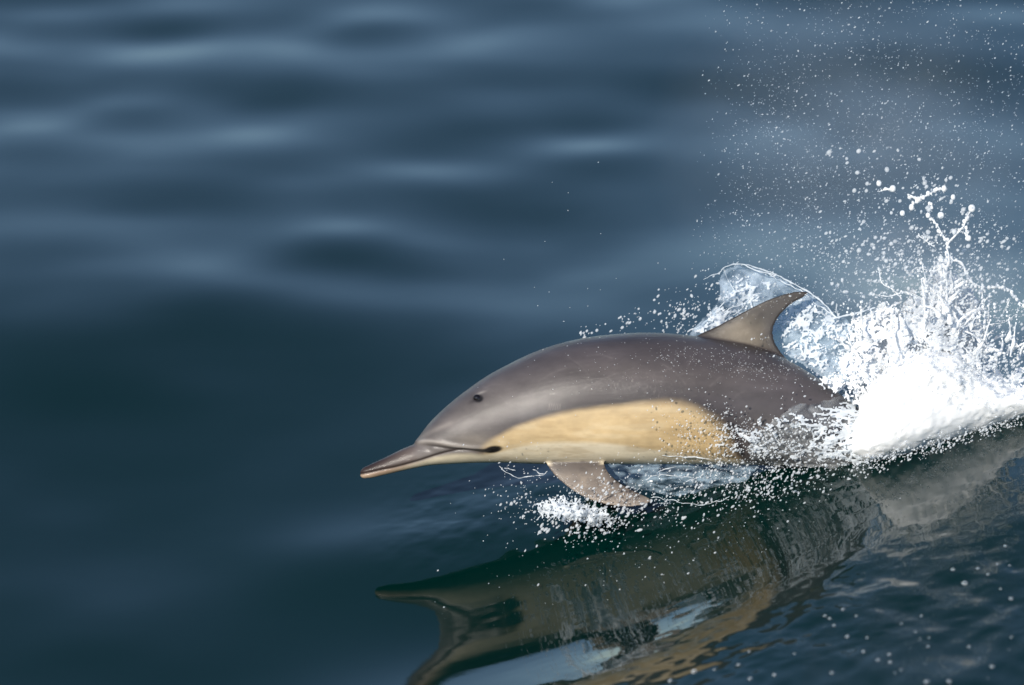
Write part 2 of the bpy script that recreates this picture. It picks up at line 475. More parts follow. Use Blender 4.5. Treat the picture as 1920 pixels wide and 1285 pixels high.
# dark band of the cape just above the yellow patch, deepening backwards
edge_pts = [(880, 850), (907, 831), (940, 813), (973, 797), (1023, 780), (1073, 770), (1140, 762), (1207, 757), (1259, 758), (1291, 766), (1326, 786), (1358, 806), (1374, 828), (1384, 852), (1400, 880)]
edge = spline(edge_pts, x=np.clip(bx, 880, 1400))
dark_w = np.exp(-np.clip((edge - by) - 4, 0, 999) / 55) * smooth(940, 1160, bx) * smooth(1700, 1400, bx)
col = mixc(col, DARK, dark_w * .95 * (by < edge + 12))
col = mixc(col, DARK, smooth(.16, .0, v) * .25)
col = mixc(col, [.115, .095, .092], np.exp(-((by - 700 - .06 * (bx - 1200)) / 24) ** 2) * smooth(980, 1200, bx) * smooth(1560, 1300, bx) * .6)
col = mixc(col, [.145, .128, .120], smooth(1370, 1430, bx) * smooth(.45, .8, v))      # pale flank behind the patch
# scratches on the side
for (x0, y0, x1, y1, wd, am) in [(1095, 727, 1185, 690, 1.6, .35), (1150, 735, 1240, 715, 2.5, .18), (1380, 690, 1470, 708, 3.5, .22), (1010, 715, 1060, 690, 2, .15)]:
    d_, s_ = curve_d([(x0, y0), ((x0 + x1) / 2, (y0 + y1) / 2 - 3), (x1, y1)], bx, by)
    col = mixc(col, [.26, .23, .22], am * np.exp(-(d_ / wd) ** 2) * (.6 + fine))
_sr = np.random.default_rng(21)
for i in range(34):
    x0, y0 = 900 + 560 * _sr.random(), 660 + 100 * _sr.random(); a = _sr.normal(-.15, .5); L = 12 + 60 * _sr.random()
    d_, s_ = curve_d([(x0, y0), (x0 + L * .5 * math.cos(a), y0 + L * .5 * math.sin(a) - 2), (x0 + L * math.cos(a + .1), y0 + L * math.sin(a + .1))], bx, by)
    col = mixc(col, [.24, .21, .205] if _sr.random() < .7 else [.03, .026, .028], (.10 + .20 * _sr.random()) * np.exp(-(d_ / (1.1 + 1.2 * _sr.random())) ** 2) * (.55 + fine))
for i in range(6):
    d_, s_ = curve_d([(1030 + 4 * i, 757), (1029 + 4 * i, 762), (1028 + 4 * i, 767)], bx, by)
    col = mixc(col, [.26, .23, .21], .35 * np.exp(-(d_ / 1.2) ** 2))
# yellow chest patch and cream belly
ye = smooth(-1, 1, (by - edge - wob * .8) / (8 + 16 * smooth(1150, 1360, bx))) * smooth(888, 930, bx) * smooth(1400, 1325, bx + wob * 5 - .25 * (by - 820))
col = mixc(col, YEL, ye)
bel_pts = [(673, 884), (690, 889), (746, 877), (788, 866), (823, 855), (850, 850), (880, 849), (905, 851), (937, 845), (970, 836), (1010, 829), (1060, 827), (1120, 828), (1170, 833), (1230, 842), (1300, 851), (1360, 858), (1450, 880), (1600, 930)]
bel = spline(bel_pts, x=np.clip(bx, 673, 1600))
col = mixc(col, CRM, smooth(-3, 6, by - bel - wob * .25) * smooth(1420, 1370, bx))
d_, s_ = curve_d([(942, 838), (990, 831), (1045, 828), (1110, 828)], bx, by)
col = mixc(col, [.72, .58, .38], .55 * np.exp(-(d_ / 2.5) ** 2))
col = mixc(col, [.45, .29, .12], ye * .35 * smooth(1190, 1330, bx))
col = mixc(col, [.80, .66, .44], ye * .32 * smooth(.0, .35, fbm(bx / 70, by / 16, 12.5, 4)))
col = mixc(col, [.46, .31, .15], ye * .28 * smooth(.02, .3, fbm(bx / 60 + 9, by / 12, 15.5, 4)))
# pale cheek fading into the cream
col = mixc(col, [.36, .31, .26], .55 * np.exp(-(((bx - 890) / 42) ** 2 + ((by - 826) / 13) ** 2)))
# beak
beak_top = smooth(792, 770, bx) * smooth(2.5, -2.5, by - spline(MOUTH, x=np.clip(bx, 674, 897)))
col = mixc(col, [.150, .118, .106], beak_top)
col = mixc(col, [.040, .021, .018], beak_top * smooth(765, 692, bx + .9 * (by - 870)) * .95)
jaw = smooth(-2, 2, by - spline(MOUTH, x=np.clip(bx, 674, 897))) * smooth(800, 720, bx)
col = mixc(col, [.50, .33, .22], jaw * .8)
col = mixc(col, [.030, .016, .014], .92 * np.exp(-(dm / 1.9) ** 2) * smooth(.98, .82, smo) * (bx < 905))
# lip fold: a pale ridge over a dark fold, ending in the dark corner of the mouth
col = mixc(col, [.44, .39, .35], .85 * np.exp(-((dl) / 3.6) ** 2) * smooth(.02, .15, sl) * smooth(.9, .6, sl) * (bx < 940))
col = mixc(col, [.060, .048, .044], .9 * np.exp(-(dl2 / 2.8) ** 2) * smooth(.02, .2, sl2) * (bx < 915))
dcm = ((bx - 924) / 16) ** 2 + ((by - 842 + (bx - 924) * .12) / 6.0) ** 2
col = mixc(col, [.012, .010, .010], smooth(1.9, .6, dcm))
dcm = ((bx - 905) / 14) ** 2 + ((by - 843.5) / 3.4) ** 2
col = mixc(col, [.05, .045, .042], .75 * smooth(1.8, .5, dcm))
# pale streak from the beak base to under the eye, dark ring round the eye
d_, s_ = curve_d([(782, 822), (800, 813), (830, 800), (868, 783)], bx, by)
col = mixc(col, [.33, .29, .26], .6 * np.exp(-(d_ / 4.5) ** 2) * smooth(1.0, .6, s_))
d_, s_ = curve_d([(782, 818), (800, 804), (830, 782), (868, 758)], bx, by)
col = mixc(col, [.11, .095, .092], .5 * np.exp(-(d_ / 7) ** 2))
col = mixc(col, [.085, .072, .072], .75 * np.exp(-(((bx - 893) / 22) ** 2 + ((by - 748) / 10) ** 2)))
col = mixc(col, [.010, .008, .008], smooth(12, 7, ed))
col = mixc(col, [.42, .38, .35], .7 * np.exp(-(((bx - 902) / 8) ** 2 + ((by - 736.5 + .35 * (bx - 902)) / 2.2) ** 2)))
col = mixc(col, [.03, .025, .025], .6 * np.exp(-(((bx - 888) / 9) ** 2 + ((by - 752 + .4 * (bx - 888)) / 3.5) ** 2)))
# dorsal fin: tan middle, dark edges
fin_m = smooth(-3, 6, topy - by) * (bx > 1280) * (bx < 1540)
fl, _ = curve_d(FIN_L, bx, by); ft, _ = curve_d(FIN_T, bx, by)
col = mixc(col, [.044, .035, .031], fin_m)
mid = np.exp(-(((bx - 1392) * .80 + (by - 625) * .60) / 54) ** 2 - ((-(bx - 1392) * .60 + (by - 625) * .80) / 34) ** 2)
col = mixc(col, [.250, .205, .150], fin_m * np.clip(mid * .92 + .12 * fine, 0, 1) * smooth(2, 16, fl) * smooth(2, 26, ft))
col = mixc(col, [.040, .032, .030], smooth(1465, 1445, bx) * smooth(1330, 1420, bx) * np.exp(-((by - topy - 6) / 9) ** 2) * .5 * (1 - fin_m))
# flippers; the shade under the belly is painted dark into their roots
flip = (by > 866) * (np.abs(bs) > .055) * (bx > 1000) * (bx < 1240)
fw = np.where((bx > 1000) & (bx < 1240), smooth(864, 873, by + .0 * bx) * smooth(-1, 4, by - boty + 4 * (np.abs(bs) > .07)), 0)
fw = np.maximum(fw, smooth(1022, 1040, bx) * smooth(1136, 1118, bx) * smooth(859, 867, by + 3 * fine) * (bx < 1240))
ll, _ = curve_d(FLP_L, bx, by); lt, _ = curve_d(FLP_T, bx, by)
fcol = mixc(np.repeat(np.array([[.225, .185, .155]]), n, 0), [.085, .070, .064], np.maximum(np.exp(-(lt / 12) ** 2) * .75, smooth(902, 868, by) * .8))
fcol = mixc(fcol, [.40, .32, .24], smooth(.05, .35, fine) * .28 * smooth(880, 900, by))
fcol = mixc(fcol, [.06, .05, .046], smooth(-.12, -.34, fine) * .25)
fcol = mixc(fcol, [.36, .29, .23], np.exp(-(ll / 6) ** 2) * .18)
col = col + (fcol - col) * np.clip(fw, 0, 1)[:, None]
col = col * (1 + .14 * fine[:, None] + .26 * fbm(bx / 110, by / 22, 9.1, 4)[:, None] * (1 - .6 * ye[:, None]))
col = np.clip(col * .66, .003, .85)
wpos = P0[None] + co[:, :1] * RIGHT[None] + co[:, 1:2] * FWD[None] + co[:, 2:3] * UP[None]
ROOT = np.array([0.15, -0.05, 0.22])
body_me.vertices.foreach_set('co', (wpos - ROOT).astype(np.float32).ravel())
ca = body_me.color_attributes.new('pigment_shade', 'FLOAT_COLOR', 'POINT')
ca.data.foreach_set('color', np.c_[col, np.ones(n)].astype(np.float32).ravel())
body_me.update()
body_me.polygons.foreach_set('use_smooth', np.ones(len(body_me.polygons), bool))
body_me.materials.clear()
dolphin = bpy.data.objects.new('dolphin', None); C.objects.link(dolphin)
dolphin.location = ROOT; dolphin.empty_display_size = .1
dolphin['label'] = 'grey dolphin with yellow chest patch leaping clear of the dark sea'
dolphin['category'] = 'dolphin'
put('body', body_me, SKIN, dolphin)
# eyes, one on either side
for sgn in (-1, 1):
    m = (np.hypot(bx - EYE_PX[0], by - EYE_PX[1]) < 4) & (np.sign(bs) == sgn)
    c = wpos[m].mean(0) - ROOT
    b2 = bmesh.new(); bmesh.ops.create_uvsphere(b2, u_segments=24, v_segments=16, radius=1)
    me = bpy.data.meshes.new('eye'); b2.to_mesh(me); b2.free()
    for p in me.polygons: p.use_smooth = True
    o = put('eye', me, EYE_M, dolphin)
    o.scale = (.0165, .0100, .0120)
    o.rotation_euler = (-PITCH, R(28) , 0)
    o.location = c + FWD * (-sgn) * .0068

# ------------------------------------------------------------------ splash materials
def mat_foam(name, col=(.86, .87, .88), rough=.45, trans=.25, clear=0.0):
    m, nt, b = new_mat(name)
    b.inputs['Base Color'].default_value = (*col, 1); b.inputs['Roughness'].default_value = rough
    b.inputs['IOR'].default_value = 1.33
    tl = node(nt, 'ShaderNodeBsdfTranslucent'); tl.inputs['Color'].default_value = (*col, 1)
    mx = node(nt, 'ShaderNodeMixShader'); mx.inputs[0].default_value = trans
    nt.links.new(b.outputs[0], mx.inputs[1]); nt.links.new(tl.outputs[0], mx.inputs[2])
    if clear:
        tp = node(nt, 'ShaderNodeBsdfTransparent'); m2 = node(nt, 'ShaderNodeMixShader'); m2.inputs[0].default_value = clear
        nt.links.new(mx.outputs[0], m2.inputs[1]); nt.links.new(tp.outputs[0], m2.inputs[2]); mx = m2
    nt.links.new(mx.outputs[0], nt.nodes['Material Output'].inputs['Surface'])
    return m
def mat_film(name, lo, hi, scale, col=(.62, .74, .86), stretch=(1, 1, 1)):
    """A thin sheet of moving water: clear where thin, milky along streaks of trapped air."""
    m, nt, b = new_mat(name)
    b.inputs['Base Color'].default_value = (*col, 1); b.inputs['Roughness'].default_value = .12; b.inputs['IOR'].default_value = 1.33
    tc = node(nt, 'ShaderNodeTexCoord'); mp = node(nt, 'ShaderNodeMapping'); mp.inputs['Scale'].default_value = stretch
    nt.links.new(tc.outputs['Object'], mp.inputs['Vector'])
    nz = node(nt, 'ShaderNodeTexNoise'); nz.inputs['Scale'].default_value = scale; nz.inputs['Detail'].default_value = 6; nz.inputs['Distortion'].default_value = 1.2
    nt.links.new(mp.outputs['Vector'], nz.inputs['Vector'])
    mr = node(nt, 'ShaderNodeMapRange'); mr.inputs['From Min'].default_value = .38; mr.inputs['From Max'].default_value = .68
    mr.inputs['To Min'].default_value = lo; mr.inputs['To Max'].default_value = hi
    nt.links.new(nz.outputs['Fac'], mr.inputs['Value'])
    tr = node(nt, 'ShaderNodeBsdfTransparent'); tr.inputs['Color'].default_value = (.94, .97, .99, 1)
    mx = node(nt, 'ShaderNodeMixShader')
    nt.links.new(mr.outputs[0], mx.inputs[0]); nt.links.new(tr.outputs[0], mx.inputs[1]); nt.links.new(b.outputs[0], mx.inputs[2])
    nt.links.new(mx.outputs[0], nt.nodes['Material Output'].inputs['Surface'])
    return m
FOAM = mat_plain('white_foam', (.95, .94, .915), .55, **{'Subsurface Weight': 1.0, 'Subsurface Scale': .025, 'Subsurface Radius': (1, 1, 1), 'IOR': 1.2})
LACE = mat_foam('white_splash_water', (.88, .90, .92), .30, .30)
DROP = mat_foam('water_drop_white', (.86, .89, .92), .12, .35, .56)
THIN = mat_foam('broken_splash_water', (.86, .90, .94), .2, .35, .38)
FILM = mat_film('clear_water_film', .02, .40, 8.0, (.60, .70, .80))
BELLY = mat_film('belly_water_film', .0, .28, 11.0, (.50, .64, .76), (1.0, 1.6, 3.0))
FLOW = mat_film('streaming_water', .0, .13, 7.0, (.80, .80, .80), (1.0, 2.2, 4.0))
def mat_bubble():
    m, nt, b = new_mat('bubble_film')
    b.inputs['Base Color'].default_value = (.75, .82, .88, 1); b.inputs['Roughness'].default_value = .05
    lw = node(nt, 'ShaderNodeLayerWeight'); lw.inputs['Blend'].default_value = .35
    tr = node(nt, 'ShaderNodeBsdfTransparent'); mx = node(nt, 'ShaderNodeMixShader')
    mr = node(nt, 'ShaderNodeMapRange'); mr.inputs['To Min'].default_value = .06; mr.inputs['To Max'].default_value = .75
    nt.links.new(lw.outputs['Facing'], mr.inputs['Value']); nt.links.new(mr.outputs[0], mx.inputs[0])
    nt.links.new(tr.outputs[0], mx.inputs[1]); nt.links.new(b.outputs[0], mx.inputs[2])
    nt.links.new(mx.outputs[0], nt.nodes['Material Output'].inputs['Surface'])
    return m
BUBBLE = mat_bubble()

# ------------------------------------------------------------------ splash geometry
def surface_nets(f, step, origin):
    s = f > 0
    a = [s[i:s.shape[0] - 1 + i, j:s.shape[1] - 1 + j, k:s.shape[2] - 1 + k] for i in (0, 1) for j in (0, 1) for k in (0, 1)]
    cnt = sum(q.astype(np.int8) for q in a)
    act = (cnt > 0) & (cnt < 8)
    idx = np.full(act.shape, -1); cells = np.argwhere(act); idx[act] = np.arange(len(cells))
    acc = np.zeros((len(cells), 3)); num = np.zeros(len(cells))
    corners = [(i, j, k) for i in (0, 1) for j in (0, 1) for k in (0, 1)]
    fv = {c: f[cells[:, 0] + c[0], cells[:, 1] + c[1], cells[:, 2] + c[2]] for c in corners}
    for c in corners:
        for ax in range(3):
            if c[ax] == 0:
                e = list(c); e[ax] = 1; e = tuple(e)
                v0, v1 = fv[c], fv[e]; x = (v0 > 0) != (v1 > 0)
                t = np.where(x, v0 / np.where(x, v0 - v1, 1), 0)
                p = np.tile(np.array(c, float), (len(cells), 1)); p[:, ax] += t
                acc += p * x[:, None]; num += x
    vt = (cells + acc / num[:, None]) * step + origin
    faces = []
    for ax in range(3):
        o1, o2 = [q for q in range(3) if q != ax]
        sl0 = [slice(None)] * 3; sl1 = [slice(None)] * 3
        sl0[ax] = slice(0, -1); sl1[ax] = slice(1, None)
        ed = s[tuple(sl0)] != s[tuple(sl1)]
        e = np.argwhere(ed)
        e = e[(e[:, o1] > 0) & (e[:, o2] > 0) & (e[:, o1] < act.shape[o1]) & (e[:, o2] < act.shape[o2])]
        flip = s[tuple(e.T)]
        q = []
        for d1, d2 in ((1, 1), (0, 1), (0, 0), (1, 0)):
            c = e.copy(); c[:, o1] -= d1; c[:, o2] -= d2
            q.append(idx[tuple(c.T)])
        q = np.stack(q, 1)
        if ax == 1: flip = ~flip
        q = np.where(flip[:, None], q, q[:, ::-1])
        faces.append(q)
    return vt, np.concatenate(faces)

def foam_mass(name, poly, d0, half, namp, step=3.0, scale=26.0, soft=30.0, **kw):
    """Solid foam: an outline swollen front and back, broken up by noise."""
    p = np.asarray(poly, float)
    lo, hi = p.min(0) - 24, p.max(0) + 24
    xs, ys = np.arange(lo[0], hi[0], step), np.arange(lo[1], hi[1], step)
    dm = half / M + 30
    zs = np.arange(-dm, dm, step)
    X, Y = np.meshgrid(xs, ys, indexing='ij')
    sd = poly_sd(p, X, Y)
    th = np.where(sd > 0, half / M * np.sqrt(np.clip(sd / soft / 2, 0, 1) * (2 - np.clip(sd / soft / 2, 0, 1))), sd)
    edge_ = (.45 + 1.3 * np.exp(-np.clip(sd, 0, 200) / 22))[..., None]
    low_ = smooth(15, 110, 866 - (X - 1626) * .268 - Y)
    edge_ = edge_ * (.34 + .66 * low_)[..., None]
    nz = edge_ * (namp * fbm(X[..., None] / scale, Y[..., None] / scale, zs / scale, 3) + .55 * namp * fbm(X[..., None] / 9, Y[..., None] / 9, zs / 9, 3) + .30 * namp * fbm(X[..., None] / 4.5, Y[..., None] / 4.5, zs / 4.5, 2))
    f = th[..., None] + nz * (1.0) - np.abs(zs)[None, None]
    vt, fc = surface_nets(f, step, np.array([lo[0], lo[1], zs[0]]))
    w = V(vt[:, 0], vt[:, 1], vt[:, 2] * M + d0(vt[:, 0], vt[:, 1]))
    return put(name, mesh_from(name, w, fc), kw.pop('mat', FOAM), **kw)

def sheet_mesh(box, mask, depth, T, step=1.6):
    xs, ys = np.arange(box[0], box[2], step), np.arange(box[1], box[3], step)
    X, Y = np.meshgrid(xs, ys)
    m = mask(X, Y)
    ok = m > 0
    q = ok[:-1, :-1].astype(int) + ok[1:, :-1] + ok[1:, 1:] + ok[:-1, 1:] >= 2
    idx = np.arange(X.size).reshape(X.shape)
    Q = np.stack([idx[:-1, :-1], idx[:-1, 1:], idx[1:, 1:], idx[1:, :-1]], -1)[q]
    used = np.unique(Q); mp = np.full(X.size, -1); mp[used] = np.arange(len(used))
    Q = mp[Q]
    x, y = X.ravel()[used], Y.ravel()[used]
    t = T * np.sqrt(np.clip(m.ravel()[used], 0.0004, 1))
    d = depth(x, y)
    v = np.concatenate([V(x, y, d - t), V(x, y, d + t)])
    return v, np.concatenate([Q[:, ::-1], Q + len(used)])

def join_parts(parts):
    vs_, fs_, o = [], [], 0
    for v, f in parts:
        vs_.append(v); fs_.append(f + o); o += len(v)
    return np.concatenate(vs_), np.concatenate(fs_)

def strand(pts, r0, r1, d0=0.0, d1=None, wob=2.0, seed=0, beads=True, seg=8):
    """A beaded, wobbling thread of water along photo points; returns verts, faces."""
    g = np.random.default_rng(seed)
    p = spline(pts, n=max(12, int(np.sum(np.linalg.norm(np.diff(np.array(pts, float), axis=0), axis=1)) / 3)))
    nn = len(p); s = np.linspace(0, 1, nn)
    p = p + wob * np.stack([fbm(s * nn / 9 + seed, seed * 3.1, 1), fbm(s * nn / 9 + seed, seed * 1.7, 5)], 1)
    r = (r0 + (r1 - r0) * s) * (1 + (1.25 * fbm(s * nn / 3.2, seed * 2.3, 2.2, 3) if beads else 0))
    r = np.clip(r, .35, None); r[0] *= .3; r[-1] *= .4
    d = d0 + ((d0 if d1 is None else d1) - d0) * s + .02 * fbm(s * 4, seed, 4)
    w = V(p[:, 0], p[:, 1], d)
    tg = np.gradient(w, axis=0); tg /= np.linalg.norm(tg, axis=1)[:, None] + 1e-9
    a = np.cross(tg, FWD[None]); a /= np.linalg.norm(a, axis=1)[:, None] + 1e-9
    b = np.cross(tg, a)
    ph = np.linspace(0, 2 * np.pi, seg, endpoint=False)
    v = w[:, None] + (r * M)[:, None, None] * (a[:, None] * np.cos(ph)[None, :, None] + b[:, None] * np.sin(ph)[None, :, None])
    k = np.arange(nn * seg).reshape(nn, seg)
    f = np.stack([k[:-1], np.roll(k[:-1], -1, 1), np.roll(k[1:], -1, 1), k[1:]], -1).reshape(-1, 4)
    return v.reshape(-1, 3), f

def ico(sub):
    b = bmesh.new(); bmesh.ops.create_icosphere(b, subdivisions=sub, radius=1)
    v = np.array([q.co[:] for q in b.verts]); f = np.array([[q.index for q in p.verts] for p in b.faces]); b.free()
    return v, f
ICO1, ICO2 = ico(1), ico(2)
OCT = (np.array([(1, 0, 0), (-1, 0, 0), (0, 1, 0), (0, -1, 0), (0, 0, 1), (0, 0, -1)], float),
       np.array([(0, 2, 4), (2, 1, 4), (1, 3, 4), (3, 0, 4), (2, 0, 5), (1, 2, 5), (3, 1, 5), (0, 3, 5)]))
def drops_mesh(P, r, axis_dir, stretch, base):
    bv, bf = base
    ax = axis_dir / np.linalg.norm(axis_dir, axis=1)[:, None]
    al = bv @ ax.T                                     # (k, n)
    v = (bv[:, None] + ax[None] * (al * (stretch[None] - 1))[..., None]) * r[None, :, None] + P[None]
    k = len(bv); n = len(P)
    v = v.transpose(1, 0, 2).reshape(-1, 3)
    f = (bf[None] + (np.arange(n) * k)[:, None, None]).reshape(-1, 3)
    return v, f

def body_front(px, py):
    """How far the near side of the animal lies in front of its mid plane at that place."""
    t, b = spline(TOP, x=np.clip(px, 673, 1990)), spline(BOT, x=np.clip(px, 673, 1990))
    w = np.interp(px, *np.array(WID).T); c, a = (t + b) / 2, (b - t) / 2
    return -a * w * M * np.sqrt(np.clip(1 - ((py - c) / a) ** 2, .02, 1))

# --- the solid white foam behind the tail
right_d = lambda x, y: -0.06 + 0.22 * smooth(1640, 1930, x)
foam_mass('wake_foam', [(1618, 752), (1628, 722), (1650, 704), (1690, 684), (1740, 655), (1800, 665), (1850, 700), (1905, 720), (1960, 732), (1970, 770),
                        (1920, 787), (1860, 806), (1800, 824), (1740, 841), (1690, 855), (1650, 864), (1626, 866), (1596, 850), (1600, 806), (1610, 775)],
          right_d, .17, 22, label='thick white foam heaped where the tail leaves the water', cat='foam', kind='stuff')

# --- lacy splash thrown up over the foam
def lace_mask(poly, cell, fill, seed, aniso=(1, 1), ang=0.0, warp=22.0, soft=60.0, gain=1.0):
    ca_, sa_ = math.cos(ang), math.sin(ang)
    def f(x, y):
        sd = poly_sd(poly, x, y)
        e = np.clip(sd / soft, -1, 1) + .35 * fbm(x / 30, y / 30, seed + .5, 4)
        wx = x + warp * fbm(x / 22, y / 22, seed + 1.1, 3); wy = y + warp * fbm(x / 22, y / 22, seed + 7.7, 3)
        u, v_ = (wx * ca_ + wy * sa_) / aniso[0], (-wx * sa_ + wy * ca_) / aniso[1]
        f1, f2 = worley(u / cell, v_ / cell, seed)
        g1, g2 = worley(u / cell * 2.3 + 5, v_ / cell * 2.3, seed + 5)
        w = fill * np.clip(e, 0, 1) * gain * np.clip(1 + 2.6 * fbm(x / 24, y / 24, seed + 3.3, 4), .05, 2.4)
        m = np.maximum(w - (f2 - f1), .55 * w - (g2 - g1))
        return np.where(e > 0.02, m, -1)
    return f
CROWN = [(1588, 640), (1596, 592), (1640, 575), (1690, 560), (1735, 520), (1752, 480), (1775, 470), (1795, 500), (1830, 545), (1850, 600), (1862, 660), (1880, 700), (1930, 680), (1950, 760), (1650, 770), (1560, 740), (1530, 716), (1560, 690)]
parts = []
for i, (cell, fill, dd, amp) in enumerate([(30, .50, .12, .10), (24, .46, .02, .08), (34, .36, .22, .12), (17, .42, -.06, .06), (13, .34, .07, .08)]):
    parts.append(sheet_mesh((1490, 450, 1950, 770), lace_mask(CROWN, cell, fill, 11 + 9 * i, (1, 1.35), .25 * i - .3),
                            lambda x, y, dd=dd, amp=amp, i=i: right_d(x, y) + dd + amp * fbm(x / 70, y / 70, i * 3.3, 3) + .0006 * (700 - y), .0065))
v_, f_ = join_parts(parts)
put('splash_crown', mesh_from('splash_crown', v_, f_), LACE, label='lacy white crown of water thrown up above the foam', cat='splash', kind='stuff')

# --- branching threads shooting up out of the crown
LIG = []
for i in range(74):
    x0 = 1600 + 320 * rng.random(); y0 = 640 + 50 * rng.random() - 60 * math.exp(-((x0 - 1760) / 60) ** 2)
    a_ = -math.pi / 2 + .0042 * (x0 - 1735) + rng.normal(0, .28)
    L_ = (24 + 70 * rng.random() ** 2) * (1.15 if 1680 < x0 < 1850 else .75)
    cv = rng.normal(0, .5)
    pp = [(x0 + L_ * t * math.cos(a_ + cv * t), y0 + L_ * t * math.sin(a_ + cv * t)) for t in (0, .25, .5, .75, 1)]
    LIG.append((pp, 3.0 + 2.4 * rng.random(), .55 + .4 * rng.random(), rng.normal(.06, .10), 700 + i))
TH = [([(1764, 640), (1761, 600), (1764, 560), (1768, 525), (1778, 490), (1776, 462), (1790, 442), (1806, 424), (1813, 408), (1821, 392)], 8, 5, .10, .02),
      ([(1778, 462), (1766, 438), (1748, 412), (1741, 404)], 5, 4, .05, .03),
      ([(1703, 366), (1722, 374), (1736, 366), (1752, 357), (1773, 353)], 4.5, 6, .04, .04), ([(1716, 382), (1726, 372)], 4, 4, .04, .04),
      ([(1776, 487), (1800, 492), (1812, 512), (1822, 528), (1846, 540), (1872, 538), (1893, 546), (1908, 564), (1930, 582)], 5.5, 5, .08, .12),
      ([(1766, 556), (1784, 543), (1798, 536), (1811, 531)], 5, 5, .04, .02), ([(1762, 503), (1742, 508), (1722, 502), (1706, 512)], 4, 2.5, .06, .06),
      ([(1735, 580), (1736, 540), (1731, 505), (1727, 486)], 5, 3, .05, .0), ([(1648, 500), (1655, 530), (1672, 543), (1690, 560)], 2, 4, .0, .0),
      ([(1640, 552), (1668, 556), (1700, 548), (1730, 560)], 2.5, 4, .0, .05), ([(1840, 540), (1842, 562), (1836, 585), (1852, 596)], 4, 3, .08, .05),
      ([(1893, 560), (1886, 580), (1880, 590)], 3, 2, .1, .1), ([(1722, 440), (1738, 452), (1752, 462)], 3, 3, .03, .03), ([(1813, 424), (1812, 440), (1815, 450)], 4, 6, .03, .03),
      ([(1648, 358), (1662, 354), (1674, 355)], 2.5, 5, .02, .02), ([(1741, 383), (1748, 392)], 3.5, 4, .03, .03), ([(1820, 640), (1850, 612), (1880, 604), (1905, 590)], 4, 2, .1, .1)]
parts = [strand(p, a * .34, b * .28, d0, d1, 3.0, i + 2) for i, (p, a, b, d0, d1) in enumerate(TH)]
def quad_ball():
    b = bmesh.new(); bmesh.ops.create_cube(b, size=1); bmesh.ops.subdivide_edges(b, edges=b.edges, cuts=2, use_grid_fill=True)
    v = np.array([q.co.normalized()[:] for q in b.verts]); f = np.array([[q.index for q in p.verts] for p in b.faces]); b.free()
    return v, f
QBALL = quad_ball()
def knot(x, y, r, d):
    return V(x, y, d)[None] + QBALL[0] * np.array([1, 1, 1.0 + .35 * rng.random()]) * r * M, QBALL[1]
KNOTS = [(1822, 391, 7, .02), (1816, 447, 5.5, .03), (1764, 404, 6.5, .03), (1648, 344, 5, .02), (1674, 354, 6, .02), (1787, 370, 4.5, .03), (1740, 404, 4.5, .03), (1709, 389, 5, .04), (1722, 374, 5, .04), (1770, 354, 5, .04), (1692, 400, 5, .03), (1778, 488, 5.5, .08), (1762, 502, 5, .06)]
for i, (p, a, b, d0, d1) in enumerate(TH):
    for j, (x, y) in enumerate(spline(p, n=max(5, int(len(p) * 4)))):
        KNOTS.append((x + rng.normal(0, 1.8), y + rng.normal(0, 1.8), (.34 + .50 * rng.random() ** 2) * (a + (b - a) * j / (len(p) * 4)), d0 + (d1 - d0) * .5))
for pp, ra, rb, dd, sd_ in LIG:
    parts.append(strand(pp, ra, rb, dd, dd + .03 * rng.normal(), 3.0, sd_))
    ex, ey = pp[-1]; ux, uy = pp[-1][0] - pp[-2][0], pp[-1][1] - pp[-2][1]
    KNOTS.append((ex, ey, rb * (1.9 + 1.8 * rng.random()), dd))
    for j in range(rng.integers(1, 5)):
        t = .35 + .5 * j + .2 * rng.random()
        KNOTS.append((ex + ux * t + rng.normal(0, 2), ey + uy * t + rng.normal(0, 2), rb * (1.2 + 2.2 * rng.random()), dd))
parts += [knot(*k) for k in KNOTS]
v_, f_ = join_parts(parts)
put('splash_threads', mesh_from('splash_threads', v_, f_), LACE, label='branching beaded threads of water shooting up from the splash', cat='splash', kind='stuff')

